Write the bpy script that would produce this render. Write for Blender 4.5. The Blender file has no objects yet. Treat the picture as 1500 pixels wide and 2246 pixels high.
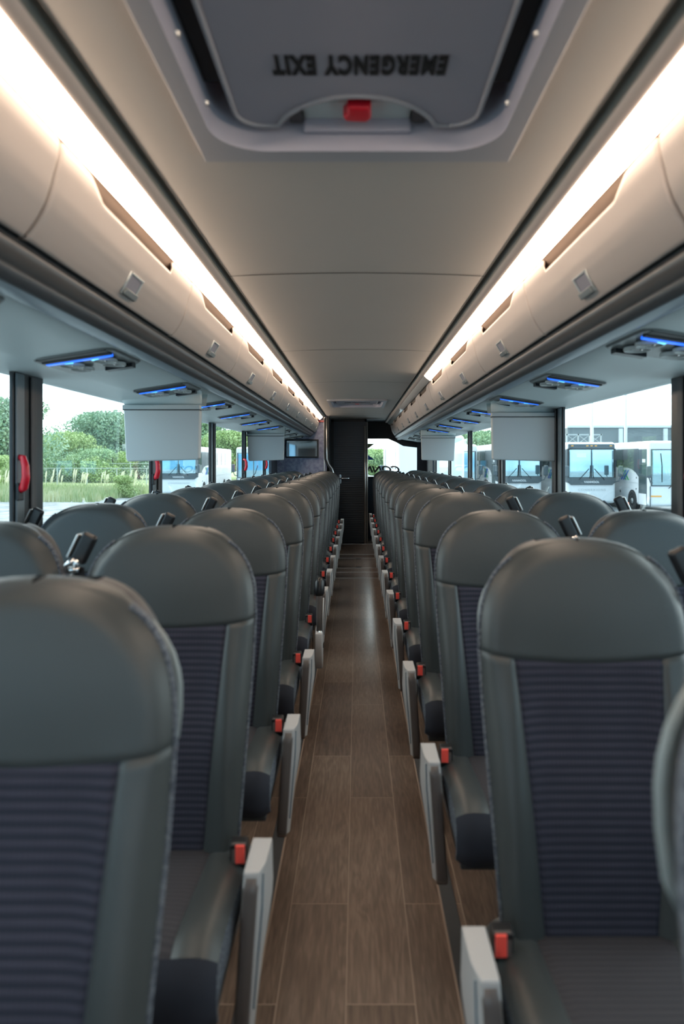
import bpy, bmesh, math, random
from mathutils import Vector, Matrix

R = random.Random(7)
S = bpy.context.scene
COL = S.collection
PI = math.pi
CZ = 1.40                       # eye height above the aisle floor

# ------------------------------------------------------------------ camera
cam = bpy.data.cameras.new('camera')
cam.sensor_fit = 'HORIZONTAL'
cam.sensor_width = 24.0
cam.lens = 24.0
cam.shift_x = -33 / 1500
cam.shift_y = -113 / 1500
cam.clip_start = 0.02
cam.clip_end = 600
cam.dof.use_dof = True
cam.dof.focus_distance = 7.0
cam.dof.aperture_fstop = 2.6
camo = bpy.data.objects.new('camera', cam)
COL.objects.link(camo)
camo.location = (0, 0, CZ)
camo.rotation_euler = (PI / 2, 0, 0)
S.camera = camo

# ------------------------------------------------------------------ world / exposure
SKY = 3.3
LED = 11.0
S.view_settings.view_transform = 'Standard'
S.view_settings.look = 'None'
S.view_settings.gamma = 1
S.view_settings.use_curve_mapping = False
S.view_settings.exposure = 0.62
S.cycles.use_denoising = True
S.cycles.max_bounces = 10
S.cycles.diffuse_bounces = 5
S.cycles.glossy_bounces = 4
S.cycles.transparent_max_bounces = 16
S.cycles.sample_clamp_indirect = 4.0
S.cycles.caustics_reflective = False
S.cycles.caustics_refractive = False
S.cycles.blur_glossy = 1.0

w = bpy.data.worlds.new('sky')
S.world = w
w.use_nodes = True
nt = w.node_tree
nt.nodes.clear()
N = nt.nodes.new
L = nt.links.new
out = N('ShaderNodeOutputWorld')
bg = N('ShaderNodeBackground')
tc = N('ShaderNodeTexCoord')
sep = N('ShaderNodeSeparateXYZ')
L(tc.outputs['Generated'], sep.inputs[0])
noi = N('ShaderNodeTexNoise')
noi.inputs['Scale'].default_value = 2.6
noi.inputs['Detail'].default_value = 6
mp = N('ShaderNodeMapping')
mp.inputs['Scale'].default_value = (1, 1, 3.5)
L(tc.outputs['Generated'], mp.inputs[0])
L(mp.outputs[0], noi.inputs['Vector'])
cr = N('ShaderNodeValToRGB')
cr.color_ramp.elements[0].position = 0.42
cr.color_ramp.elements[0].color = (0.08, 0.21, 0.32, 1)
cr.color_ramp.elements[1].position = 0.66
cr.color_ramp.elements[1].color = (0.50, 0.58, 0.62, 1)
L(noi.outputs[0], cr.inputs[0])
mr = N('ShaderNodeMapRange')
mr.inputs[1].default_value = -0.55
mr.inputs[2].default_value = 0.05
L(sep.outputs[1], mr.inputs[0])
mx = N('ShaderNodeMix')
mx.data_type = 'RGBA'
L(mr.outputs[0], mx.inputs[0])
L(cr.outputs[0], mx.inputs[6])
mx.inputs[7].default_value = (0.93, 0.985, 1.0, 1)
L(mx.outputs[2], bg.inputs[0])
bg.inputs[1].default_value = SKY
L(bg.outputs[0], out.inputs[0])


# ------------------------------------------------------------------ materials
def mat(name, col, rough=0.5, metal=0.0, spec=0.5, emis=None, estr=0.0, var=0.0, vscale=8.0, bump=0.0, bscale=200.0, coat=0.0):
    m = bpy.data.materials.new(name)
    m.use_nodes = True
    n = m.node_tree
    b = n.nodes['Principled BSDF']
    b.inputs['Base Color'].default_value = (*col, 1)
    b.inputs['Roughness'].default_value = rough
    b.inputs['Metallic'].default_value = metal
    b.inputs['Specular IOR Level'].default_value = spec
    b.inputs['Coat Weight'].default_value = coat
    if emis:
        b.inputs['Emission Color'].default_value = (*emis, 1)
        b.inputs['Emission Strength'].default_value = estr
    t = n.nodes.new('ShaderNodeTexCoord')
    if var:
        x = n.nodes.new('ShaderNodeTexNoise')
        x.inputs['Scale'].default_value = vscale
        x.inputs['Detail'].default_value = 5
        n.links.new(t.outputs['Object'], x.inputs['Vector'])
        k = n.nodes.new('ShaderNodeMix')
        k.data_type = 'RGBA'
        k.inputs[6].default_value = tuple(c * (1 - var) for c in col) + (1,)
        k.inputs[7].default_value = tuple(min(1, c * (1 + var)) for c in col) + (1,)
        n.links.new(x.outputs[0], k.inputs[0])
        n.links.new(k.outputs[2], b.inputs['Base Color'])
    if bump:
        x = n.nodes.new('ShaderNodeTexNoise')
        x.inputs['Scale'].default_value = bscale
        x.inputs['Detail'].default_value = 3
        n.links.new(t.outputs['Object'], x.inputs['Vector'])
        bp = n.nodes.new('ShaderNodeBump')
        bp.inputs['Strength'].default_value = bump
        bp.inputs['Distance'].default_value = 0.002
        n.links.new(x.outputs[0], bp.inputs['Height'])
        n.links.new(bp.outputs[0], b.inputs['Normal'])
    return m


def math_n(n, op, a, b=None, c=None):
    x = n.nodes.new('ShaderNodeMath')
    x.operation = op
    for i, v in enumerate((a, b, c)):
        if v is None:
            continue
        if isinstance(v, (int, float)):
            x.inputs[i].default_value = v
        else:
            n.links.new(v, x.inputs[i])
    return x.outputs[0]


def rib_fabric(name, base, hi, pitch, axis='Z', big=0.0, dot=0.0075):
    """knit cloth with horizontal ribs and rows of small light dots"""
    m = mat(name, base, 0.9, spec=0.2)
    n = m.node_tree
    b = n.nodes['Principled BSDF']
    t = n.nodes.new('ShaderNodeTexCoord')
    s = n.nodes.new('ShaderNodeSeparateXYZ')
    n.links.new(t.outputs['Object'], s.inputs[0])
    z = s.outputs[{'X': 0, 'Y': 1, 'Z': 2}[axis]]
    x = s.outputs[0]
    wz = math_n(n, 'SINE', math_n(n, 'MULTIPLY', z, 2 * PI / pitch))
    wx = math_n(n, 'SINE', math_n(n, 'MULTIPLY', x, 2 * PI / dot))
    d = math_n(n, 'MULTIPLY', math_n(n, 'MULTIPLY_ADD', wz, .5, .5), math_n(n, 'MULTIPLY_ADD', wx, .25, .75))
    nz = n.nodes.new('ShaderNodeTexNoise')
    nz.inputs['Scale'].default_value = 14
    n.links.new(t.outputs['Object'], nz.inputs['Vector'])
    d2 = math_n(n, 'MULTIPLY', d, math_n(n, 'MULTIPLY_ADD', nz.outputs[0], .9, .45))
    k = n.nodes.new('ShaderNodeMix')
    k.data_type = 'RGBA'
    k.inputs[6].default_value = (*base, 1)
    k.inputs[7].default_value = (*hi, 1)
    n.links.new(d2, k.inputs[0])
    n.links.new(k.outputs[2], b.inputs['Base Color'])
    h = wz
    if big:
        g = math_n(n, 'MULTIPLY', z, 1 / big)
        fr = math_n(n, 'FRACT', g)
        near = math_n(n, 'LESS_THAN', math_n(n, 'ABSOLUTE', math_n(n, 'SUBTRACT', fr, .5)), .02)
        h = math_n(n, 'SUBTRACT', wz, math_n(n, 'MULTIPLY', near, 3))
    bp = n.nodes.new('ShaderNodeBump')
    bp.inputs['Strength'].default_value = 0.22
    bp.inputs['Distance'].default_value = 0.002
    n.links.new(h, bp.inputs['Height'])
    n.links.new(bp.outputs[0], b.inputs['Normal'])
    return m


def wood_floor():
    m = mat('oak_plank_floor', (.1, .06, .04), 0.30, spec=0.6, coat=.35)
    m.node_tree.nodes['Principled BSDF'].inputs['Coat Roughness'].default_value = .16
    n = m.node_tree
    b = n.nodes['Principled BSDF']
    t = n.nodes.new('ShaderNodeTexCoord')
    s = n.nodes.new('ShaderNodeSeparateXYZ')
    n.links.new(t.outputs['Object'], s.inputs[0])
    cb = n.nodes.new('ShaderNodeCombineXYZ')
    n.links.new(s.outputs[1], cb.inputs[0])
    n.links.new(math_n(n, 'ADD', s.outputs[0], 0.0285 + 0.1785 * 20), cb.inputs[1])
    br = n.nodes.new('ShaderNodeTexBrick')
    br.offset = 0.37
    br.offset_frequency = 2
    br.inputs['Scale'].default_value = 1.0
    br.inputs['Brick Width'].default_value = 1.08
    br.inputs['Row Height'].default_value = 0.1785
    br.inputs['Mortar Size'].default_value = 0.0016
    br.inputs['Mortar Smooth'].default_value = 0.3
    br.inputs['Bias'].default_value = 0.0
    br.inputs['Color1'].default_value = (0.0, 0, 0, 1)
    br.inputs['Color2'].default_value = (1, 1, 1, 1)
    n.links.new(cb.outputs[0], br.inputs['Vector'])
    # grain: stretched noise, distorted rings
    cb2 = n.nodes.new('ShaderNodeCombineXYZ')
    n.links.new(math_n(n, 'MULTIPLY', s.outputs[0], 16), cb2.inputs[0])
    n.links.new(math_n(n, 'MULTIPLY', s.outputs[1], 1.5), cb2.inputs[1])
    n.links.new(math_n(n, 'MULTIPLY', br.outputs['Color'], 9), cb2.inputs[2])
    g1 = n.nodes.new('ShaderNodeTexNoise')
    g1.inputs['Scale'].default_value = 1.0
    g1.inputs['Detail'].default_value = 4
    g1.inputs['Distortion'].default_value = 1.2
    n.links.new(cb2.outputs[0], g1.inputs['Vector'])
    ring = math_n(n, 'SINE', math_n(n, 'MULTIPLY', g1.outputs[0], 46))
    g2 = n.nodes.new('ShaderNodeTexNoise')
    g2.inputs['Scale'].default_value = 7.0
    g2.inputs['Detail'].default_value = 6
    n.links.new(cb2.outputs[0], g2.inputs['Vector'])
    f = math_n(n, 'ADD', math_n(n, 'MULTIPLY', g2.outputs[0], .75), math_n(n, 'MULTIPLY', ring, .07))
    f = math_n(n, 'ADD', f, math_n(n, 'MULTIPLY_ADD', br.outputs['Color'], .24, -.02))
    cr = n.nodes.new('ShaderNodeValToRGB')
    cr.color_ramp.elements[0].position = .2
    cr.color_ramp.elements[0].color = (.092, .062, .046, 1)
    cr.color_ramp.elements[1].position = .9
    cr.color_ramp.elements[1].color = (.31, .23, .175, 1)
    e = cr.color_ramp.elements.new(.55)
    e.color = (.180, .127, .094, 1)
    n.links.new(f, cr.inputs[0])
    k = n.nodes.new('ShaderNodeMix')
    k.data_type = 'RGBA'
    n.links.new(br.outputs['Fac'], k.inputs[0])
    n.links.new(cr.outputs[0], k.inputs[6])
    k.inputs[7].default_value = (.38, .29, .22, 1)
    n.links.new(k.outputs[2], b.inputs['Base Color'])
    bp = n.nodes.new('ShaderNodeBump')
    bp.inputs['Strength'].default_value = 0.06
    bp.inputs['Distance'].default_value = 0.002
    n.links.new(f, bp.inputs['Height'])
    n.links.new(bp.outputs[0], b.inputs['Normal'])
    return m


def glass_mat(name, tint, refl=0.08, rough=0.0, gcol=(1, 1, 1)):
    m = bpy.data.materials.new(name)
    m.use_nodes = True
    n = m.node_tree
    n.nodes.clear()
    o = n.nodes.new('ShaderNodeOutputMaterial')
    t = n.nodes.new('ShaderNodeBsdfTransparent')
    t.inputs[0].default_value = (*tint, 1)
    g = n.nodes.new('ShaderNodeBsdfGlossy')
    g.inputs['Roughness'].default_value = rough
    g.inputs[0].default_value = (*gcol, 1)
    fr = n.nodes.new('ShaderNodeFresnel')
    fr.inputs[0].default_value = 1.35
    k = n.nodes.new('ShaderNodeMixShader')
    n.links.new(math_n(n, 'MINIMUM', math_n(n, 'ADD', math_n(n, 'MULTIPLY', fr.outputs[0], .16), refl), .5), k.inputs[0])
    n.links.new(t.outputs[0], k.inputs[1])
    n.links.new(g.outputs[0], k.inputs[2])
    n.links.new(k.outputs[0], o.inputs[0])
    return m


def ribbed(name, col, pitch, axis=2, rough=0.5):
    m = mat(name, col, rough)
    n = m.node_tree
    b = n.nodes['Principled BSDF']
    t = n.nodes.new('ShaderNodeTexCoord')
    s = n.nodes.new('ShaderNodeSeparateXYZ')
    n.links.new(t.outputs['Object'], s.inputs[0])
    nz = n.nodes.new('ShaderNodeTexNoise')
    nz.inputs['Scale'].default_value = 3
    n.links.new(t.outputs['Object'], nz.inputs['Vector'])
    v = math_n(n, 'ADD', s.outputs[axis], math_n(n, 'MULTIPLY', nz.outputs[0], .02))
    wv = math_n(n, 'SINE', math_n(n, 'MULTIPLY', v, 2 * PI / pitch))
    k = n.nodes.new('ShaderNodeMix')
    k.data_type = 'RGBA'
    k.inputs[6].default_value = tuple(c * .8 for c in col) + (1,)
    k.inputs[7].default_value = tuple(c * 1.25 for c in col) + (1,)
    n.links.new(math_n(n, 'MULTIPLY_ADD', wv, .5, .5), k.inputs[0])
    n.links.new(k.outputs[2], b.inputs['Base Color'])
    bp = n.nodes.new('ShaderNodeBump')
    bp.inputs['Strength'].default_value = .25
    bp.inputs['Distance'].default_value = .004
    n.links.new(wv, bp.inputs['Height'])
    n.links.new(bp.outputs[0], b.inputs['Normal'])
    return m


def two_tone(name, c1, c2, scale, detail=5, rough=0.9):
    m = mat(name, c1, rough, spec=.2)
    n = m.node_tree
    b = n.nodes['Principled BSDF']
    t = n.nodes.new('ShaderNodeTexCoord')
    x = n.nodes.new('ShaderNodeTexNoise')
    x.inputs['Scale'].default_value = scale
    x.inputs['Detail'].default_value = detail
    n.links.new(t.outputs['Object'], x.inputs['Vector'])
    cr = n.nodes.new('ShaderNodeValToRGB')
    cr.color_ramp.elements[0].position = .38
    cr.color_ramp.elements[0].color = (*c1, 1)
    cr.color_ramp.elements[1].position = .62
    cr.color_ramp.elements[1].color = (*c2, 1)
    n.links.new(x.outputs[0], cr.inputs[0])
    n.links.new(cr.outputs[0], b.inputs['Base Color'])
    return m


M = dict(
    leather=mat('grey_leather', (.046, .053, .054), .42, spec=.5, var=.10, vscale=5, bump=.25, bscale=260),
    insert=rib_fabric('ribbed_plum_fabric', (.024, .027, .040), (.060, .058, .082), .0155, big=.165),
    cinsert=rib_fabric('seat_fabric', (.040, .040, .046), (.062, .058, .064), .0155, 'Y'),
    knit=two_tone('navy_knit_trim', (.055, .065, .085), (.16, .18, .205), 170, 2),
    shell=mat('charcoal_plastic', (.045, .047, .050), .5, var=.1),
    rim=mat('pale_grey_grip', (.20, .235, .24), .35),
    black=mat('black_plastic', (.012, .013, .015), .35),
    belt=mat('black_webbing', (.012, .012, .015), .8, bump=.4, bscale=400),
    chrome=mat('chrome', (.85, .85, .85), .12, 1.0),
    red=mat('orange_red_button', (1.0, .11, .085), .35),
    handle_red=mat('red_plastic', (.62, .012, .03), .3),
    armgrey=mat('pale_grey_plastic', (.46, .46, .46), .42, var=.04),
    armdark=mat('taupe_grip_pad', (.115, .100, .095), .35, spec=.5, var=.1),
    beige=mat('warm_beige_plastic', (.54, .475, .435), .55, var=.02, vscale=3, bump=.1, bscale=500),
    ceil=mat('ceiling_laminate', (.46, .435, .405), .6, var=.03, vscale=2),
    tan=mat('tan_liner', (.30, .22, .17), .6, var=.1),
    soffit=mat('blue_grey_soffit', (.68, .78, .80), .45, var=.03, vscale=3),
    rail=mat('steel_blue_rail', (.17, .23, .28), .38, spec=.6, var=.05),
    railtop=mat('brown_grey_rail_cap', (.14, .132, .13), .28, spec=.7),
    raildark=mat('dark_rail_lip', (.05, .06, .07), .4),
    gap=mat('dark_gap', (.22, .225, .21), .7),
    dark=mat('near_black_seal', (.010, .011, .013), .6),
    pillar=mat('black_pillar', (.018, .023, .027), .35, spec=.5),
    pillar2=mat('slate_pillar_trim', (.13, .165, .185), .35),
    floor=wood_floor(),
    under=mat('grey_sidewall', (.14, .155, .17), .7, var=.1),
    alu=mat('brushed_aluminium', (.62, .63, .62), .3, .85),
    hatch=mat('hatch_grey', (.33, .315, .36), .5, var=.03),
    hatchrim=mat('hatch_frame_lilac', (.36, .36, .39), .45),
    recess=mat('recess_lilac', (.42, .42, .50), .45),
    led=mat('led_diffuser', (.9, .85, .8), .4, emis=(1.0, .78, .60), estr=LED),
    ledoff=mat('unlit_diffuser', (.55, .55, .54), .15),
    blue=mat('blue_reading_light', (.02, .15, .9), .3, emis=(.004, .13, 1.0), estr=1.0),
    cyan=mat('cyan_indicator', (.1, .6, .95), .3, emis=(.12, .62, 1.0), estr=1.3),
    vent=mat('vent_grey', (.52, .56, .56), .3),
    bez=mat('bezel_grey', (.20, .225, .23), .35),
    shaded_navy=mat('shaded_navy_fabric', (.018, .022, .034), .85, var=.2, vscale=30),  # navy cloth, with the shade of the cushion front painted into its colour
    monitor=mat('monitor_housing_grey', (.50, .545, .55), .5, var=.03, vscale=2),
    navywall=mat('navy_panel', (.030, .038, .052), .6, var=.15),
    blackwall=mat('black_panel', (.012, .014, .017), .6),
    doorrib=ribbed('ribbed_black_door', (.017, .028, .042), .030),
    felt=two_tone('purple_grey_felt', (.24, .26, .38), (.38, .40, .52), 22, 4),
    screen=mat('glossy_screen', (.55, .57, .6), .05, .9),
    glass=glass_mat('tinted_window_glass', (.92, .975, .98), .012),
    seam=mat('seam_line', (.07, .068, .065), .8),
    white=mat('white_coach_paint', (.80, .83, .85), .25, coat=.3),
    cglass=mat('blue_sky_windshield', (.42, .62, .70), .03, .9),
    cdark=mat('dark_coach_glass', (.055, .085, .09), .08, spec=.8),
    ctrim=mat('slate_coach_trim', (.085, .11, .125), .4),
    tyre=mat('tyre_rubber', (.02, .022, .024), .8),
    amber=mat('amber_marker', (.9, .45, .12), .4),
    orange=mat('orange_cone', (.85, .22, .12), .5),
    green_logo=mat('logo_green', (.06, .42, .14), .5),
    blue_logo=mat('logo_blue', (.02, .12, .50), .5),
    olive=mat('logo_olive', (.11, .16, .04), .5),
    decal=mat('decal_brown', (.05, .035, .035), .5),
    text=mat('black_text', (.008, .008, .009), .5),
    gravel=two_tone('pale_gravel', (.20, .22, .23), (.36, .38, .385), 1.3, 8),
    field=two_tone('meadow_soil', (.32, .40, .18), (.46, .50, .26), .35, 6),
    concrete=mat('grey_render_wall', (.22, .245, .25), .8, var=.05, vscale=.5),
    palewall=mat('pale_pilaster', (.75, .78, .78), .7),
    galv=mat('galvanised_steel', (.50, .53, .52), .5, .3),
    bark=mat('bark', (.09, .07, .05), .9, var=.3),
    leafdark=two_tone('leaf_dark_green', (.24, .37, .26), (.42, .53, .37), 1.2),
    leafmid=two_tone('leaf_mid_green', (.30, .44, .25), (.46, .58, .34), 1.2),
    leafpale=two_tone('leaf_yellow_green', (.34, .45, .18), (.50, .60, .30), 1.2),
    grass=two_tone('tall_grass', (.34, .42, .20), (.58, .58, .36), .8),
    plume=mat('cream_seed_heads', (.72, .66, .52), .9),
    mesh=mat('mesh_wire', (.36, .40, .40), .6, .2),
)


# ------------------------------------------------------------------ mesh builder
class MB:
    def __init__(s):
        s.v = []
        s.f = []

    def box(s, x0, x1, y0, y1, z0, z1, rot=None, c=None):
        p = [Vector((x, y, z)) for z in (z0, z1) for y in (y0, y1) for x in (x0, x1)]
        if rot is not None:
            c = Vector(c) if c else Vector(((x0 + x1) / 2, (y0 + y1) / 2, (z0 + z1) / 2))
            p = [rot @ (q - c) + c for q in p]
        b = len(s.v)
        s.v += [tuple(q) for q in p]
        for q in ((0, 2, 3, 1), (4, 5, 7, 6), (0, 1, 5, 4), (2, 6, 7, 3), (0, 4, 6, 2), (1, 3, 7, 5)):
            s.f.append(tuple(b + i for i in q))
        return s

    def grid(s, rows):
        """rows: list of equally long lists of points"""
        b = len(s.v)
        n = len(rows[0])
        for r in rows:
            s.v += [tuple(p) for p in r]
        for i in range(len(rows) - 1):
            for j in range(n - 1):
                a = b + i * n + j
                s.f.append((a, a + 1, a + n + 1, a + n))
        return s

    def poly(s, pts):
        b = len(s.v)
        s.v += [tuple(p) for p in pts]
        s.f.append(tuple(range(b, b + len(pts))))
        return s

    def prism(s, pts, axis, a, c):
        """pts 2-D outline; axis 0: (y,z) swept in x; 1: (x,z) swept in y; 2: (x,y) swept in z"""
        def P(p, t):
            return {0: (t, p[0], p[1]), 1: (p[0], t, p[1]), 2: (p[0], p[1], t)}[axis]
        n = len(pts)
        b = len(s.v)
        s.v += [P(p, a) for p in pts] + [P(p, c) for p in pts]
        s.f.append(tuple(range(b, b + n)))
        s.f.append(tuple(range(b + 2 * n - 1, b + n - 1, -1)))
        for i in range(n):
            j = (i + 1) % n
            s.f.append((b + i, b + n + i, b + n + j, b + j))
        return s

    def tube(s, pts, r, n=8, flat=1.0, close=True):
        pts = [Vector(p) for p in pts]
        rows = []
        up0 = None
        for i, p in enumerate(pts):
            t = (pts[min(i + 1, len(pts) - 1)] - pts[max(i - 1, 0)]).normalized()
            if up0 is None:
                up0 = Vector((0, 0, 1)) if abs(t.z) < .9 else Vector((0, 1, 0))
            a = t.cross(up0).normalized()
            bb = a.cross(t).normalized()
            up0 = bb
            rr = r[i] if isinstance(r, (list, tuple)) else r
            rows.append([p + a * (rr * math.cos(2 * PI * k / n)) + bb * (rr * flat * math.sin(2 * PI * k / n)) for k in range(n)] )
        for q in rows:
            q.append(q[0])
        s.grid(rows)
        if close:
            s.poly([tuple(q) for q in rows[0][:-1]])
            s.poly([tuple(q) for q in reversed(rows[-1][:-1])])
        return s

    def lathe(s, c, prof, n=20, axis=2):
        """prof: list of (r, h) about axis through c"""
        rows = []
        for r, h in prof:
            row = []
            for k in range(n + 1):
                a = 2 * PI * k / n
                q = {2: (r * math.cos(a), r * math.sin(a), h), 1: (r * math.cos(a), h, r * math.sin(a)),
                     0: (h, r * math.cos(a), r * math.sin(a))}[axis]
                row.append((c[0] + q[0], c[1] + q[1], c[2] + q[2]))
            rows.append(row)
        return s.grid(rows)

    def build(s, name, m, parent=None, smooth=False, bevel=0.0, seg=2, solid=0.0, mirror=False, weld=True):
        vs = [(-x, y, z) for x, y, z in s.v] if mirror else s.v
        me = bpy.data.meshes.new(name)
        me.from_pydata(vs, [], s.f)
        bm = bmesh.new()
        bm.from_mesh(me)
        if weld:
            bmesh.ops.remove_doubles(bm, verts=bm.verts, dist=1e-5)
        bmesh.ops.recalc_face_normals(bm, faces=bm.faces)
        bm.to_mesh(me)
        bm.free()
        me.materials.append(M[m] if isinstance(m, str) else m)
        if smooth:
            me.polygons.foreach_set('use_smooth', [True] * len(me.polygons))
        o = bpy.data.objects.new(name, me)
        COL.objects.link(o)
        if parent:
            o.parent = parent
        if solid:
            q = o.modifiers.new('s', 'SOLIDIFY')
            q.thickness = solid
            q.offset = 0
        if bevel:
            q = o.modifiers.new('b', 'BEVEL')
            q.width = bevel
            q.segments = seg
            q.limit_method = 'ANGLE'
            q.angle_limit = math.radians(35)
            q.harden_normals = False
            me.polygons.foreach_set('use_smooth', [True] * len(me.polygons))
            wn = o.modifiers.new('n', 'WEIGHTED_NORMAL')
            wn.keep_sharp = False
        return o


def B(*a, **k):
    return MB().box(*a, **k)


def empty(name, loc, label=None, cat=None, group=None, rz=0.0, kind=None):
    o = bpy.data.objects.new(name, None)
    o.empty_display_size = .1
    COL.objects.link(o)
    o.location = loc
    o.rotation_euler = (0, 0, rz)
    tag(o, label, cat, group, kind)
    return o


def tag(o, label=None, cat=None, group=None, kind=None):
    if label:
        o['label'] = label
    if cat:
        o['category'] = cat
    if group:
        o['group'] = group
    if kind:
        o['kind'] = kind
    return o


def struct(o):
    o['kind'] = 'structure'
    return o


def copy_tree(o, parent=None):
    c = o.copy()
    COL.objects.link(c)
    if parent:
        c.parent = parent
    for ch in list(o.children):
        copy_tree(ch, c)
    return c


def text(name, s, size, loc, rot, m, parent=None, scale=(1, 1, 1), shear=0.0, extr=.001, bold=0.0, space=1.0):
    cu = bpy.data.curves.new(name, 'FONT')
    cu.body = s
    cu.size = size
    cu.align_x = 'CENTER'
    cu.align_y = 'CENTER'
    cu.extrude = extr
    cu.offset = bold
    cu.shear = shear
    cu.space_character = space
    cu.materials.append(M[m])
    o = bpy.data.objects.new(name, cu)
    COL.objects.link(o)
    o.location = loc
    o.rotation_euler = rot
    o.scale = scale
    bpy.context.view_layer.update()
    me = bpy.data.meshes.new_from_object(o.evaluated_get(bpy.context.evaluated_depsgraph_get()))
    q = bpy.data.objects.new(name, me)
    q.location, q.rotation_euler, q.scale = o.location, o.rotation_euler, o.scale
    bpy.data.objects.remove(o)
    q.name = name
    COL.objects.link(q)
    if parent:
        q.parent = parent
    return q


ORD = ['first', 'second', 'third', 'fourth', 'fifth', 'sixth', 'seventh', 'eighth', 'ninth', 'tenth', 'eleventh', 'twelfth',
       'thirteenth', 'fourteenth']

# ------------------------------------------------------------------ bus shell
YF, YR = -2.6, 12.3          # front and rear ends of the cabin
XW = 1.25                    # inner face of the side walls
ZC = CZ + .69                # ceiling
ZWT = CZ + .315              # top of the side windows
ZWB = .84                    # their sill
PC = [2.56 + 1.64 * i for i in range(-2, 5)]      # pillar centres

struct(B(-1.27, 1.27, YF, YR + .05, -.06, 0).build('floor', 'floor'))
# seat tracks and cross strips
for i, s in enumerate((-1, 1)):
    struct(B(*sorted((s * .268, s * .312)), YF, 11.0, 0, .006).build('trim_%d' % (1 + i), 'shell', bevel=.002))
    struct(B(*sorted((s * .262, s * .268)), YF, 11.0, 0, .004).build('trim_%d' % (3 + i), 'tan'))
for i, y in enumerate((8.14, 8.57, 8.9, 9.81, 10.2, 11.46)):
    struct(B(-.265, .265, y - .010, y + .010, 0, .004).build('trim_%d' % (5 + i), 'alu'))
for y in (8.97, 9.72):
    tag(MB().lathe((0.02, y, .003), [(0, .003), (.035, .003), (.04, 0)], 16).build('finger_hole', 'black'),
        'dark round finger pull in the %s of the aisle floor hatch' % ('near edge' if y < 9.3 else 'far edge'), 'hatch pull', 'floor hatch pulls')

# ceiling: centre panels between the side strips, open where the two hatches sit
HATCH = [(0.55, 1.556), (7.79, 8.796)]


def ceil_z(x):
    return ZC + .012 * (1 - (x / .476) ** 2)


cm = MB()
xs = [-.476, -.43, -.38, -.325, -.26, -.2, -.13, -.06, 0, .06, .13, .2, .26, .325, .38, .43, .476]
cuts = sorted([YF, 11.52] + [h for p in HATCH for h in (p[0] + .02, p[1] - .02)])
for a, b in zip(cuts[:-1], cuts[1:]):
    hole = any(abs(a - (p[0] + .02)) < 1e-6 for p in HATCH)
    for i in range(16):
        xm = (xs[i] + xs[i + 1]) / 2
        if hole and abs(xm) < .32:
            continue
        cm.poly([(xs[i], a, ceil_z(xs[i])), (xs[i + 1], a, ceil_z(xs[i + 1])), (xs[i + 1], b, ceil_z(xs[i + 1])), (xs[i], b, ceil_z(xs[i]))])
struct(cm.build('ceiling', 'ceil', smooth=True))
for k in range(-1, 5):
    y = 2.556 + 1.76 * k + (0.6 if k == 4 else 0)
    if any(p[0] < y < p[1] for p in HATCH) or y > 11:
        continue
    sm = MB()
    sm.grid([[(x, yy, ceil_z(x) - .0015) for x in xs] for yy in (y - .004, y + .004)])
    struct(sm.build('ceiling_seam_strip', 'seam'))
struct(B(-.476, .476, 11.2, 11.215, ZC - .003, ZC + .01).build('ceiling_seam_strip', 'seam'))
# outer roof and upper side shell
struct(MB().prism([(-1.30, 1.72), (-1.30, 2.1), (-.8, 2.42), (.8, 2.42), (1.30, 2.1), (1.30, 1.72), (1.24, 1.72), (1.24, 2.08), (.78, 2.36), (-.78, 2.36), (-1.24, 2.08), (-1.24, 1.72)], 1, YF, YR + .1).build('roof_shell', 'white'))


def prof_strip(pts, y0, y1, s):
    m = MB()
    m.grid([[(s * x, y, CZ + h) for x, h in pts] for y in (y0, y1)])
    return m


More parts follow.
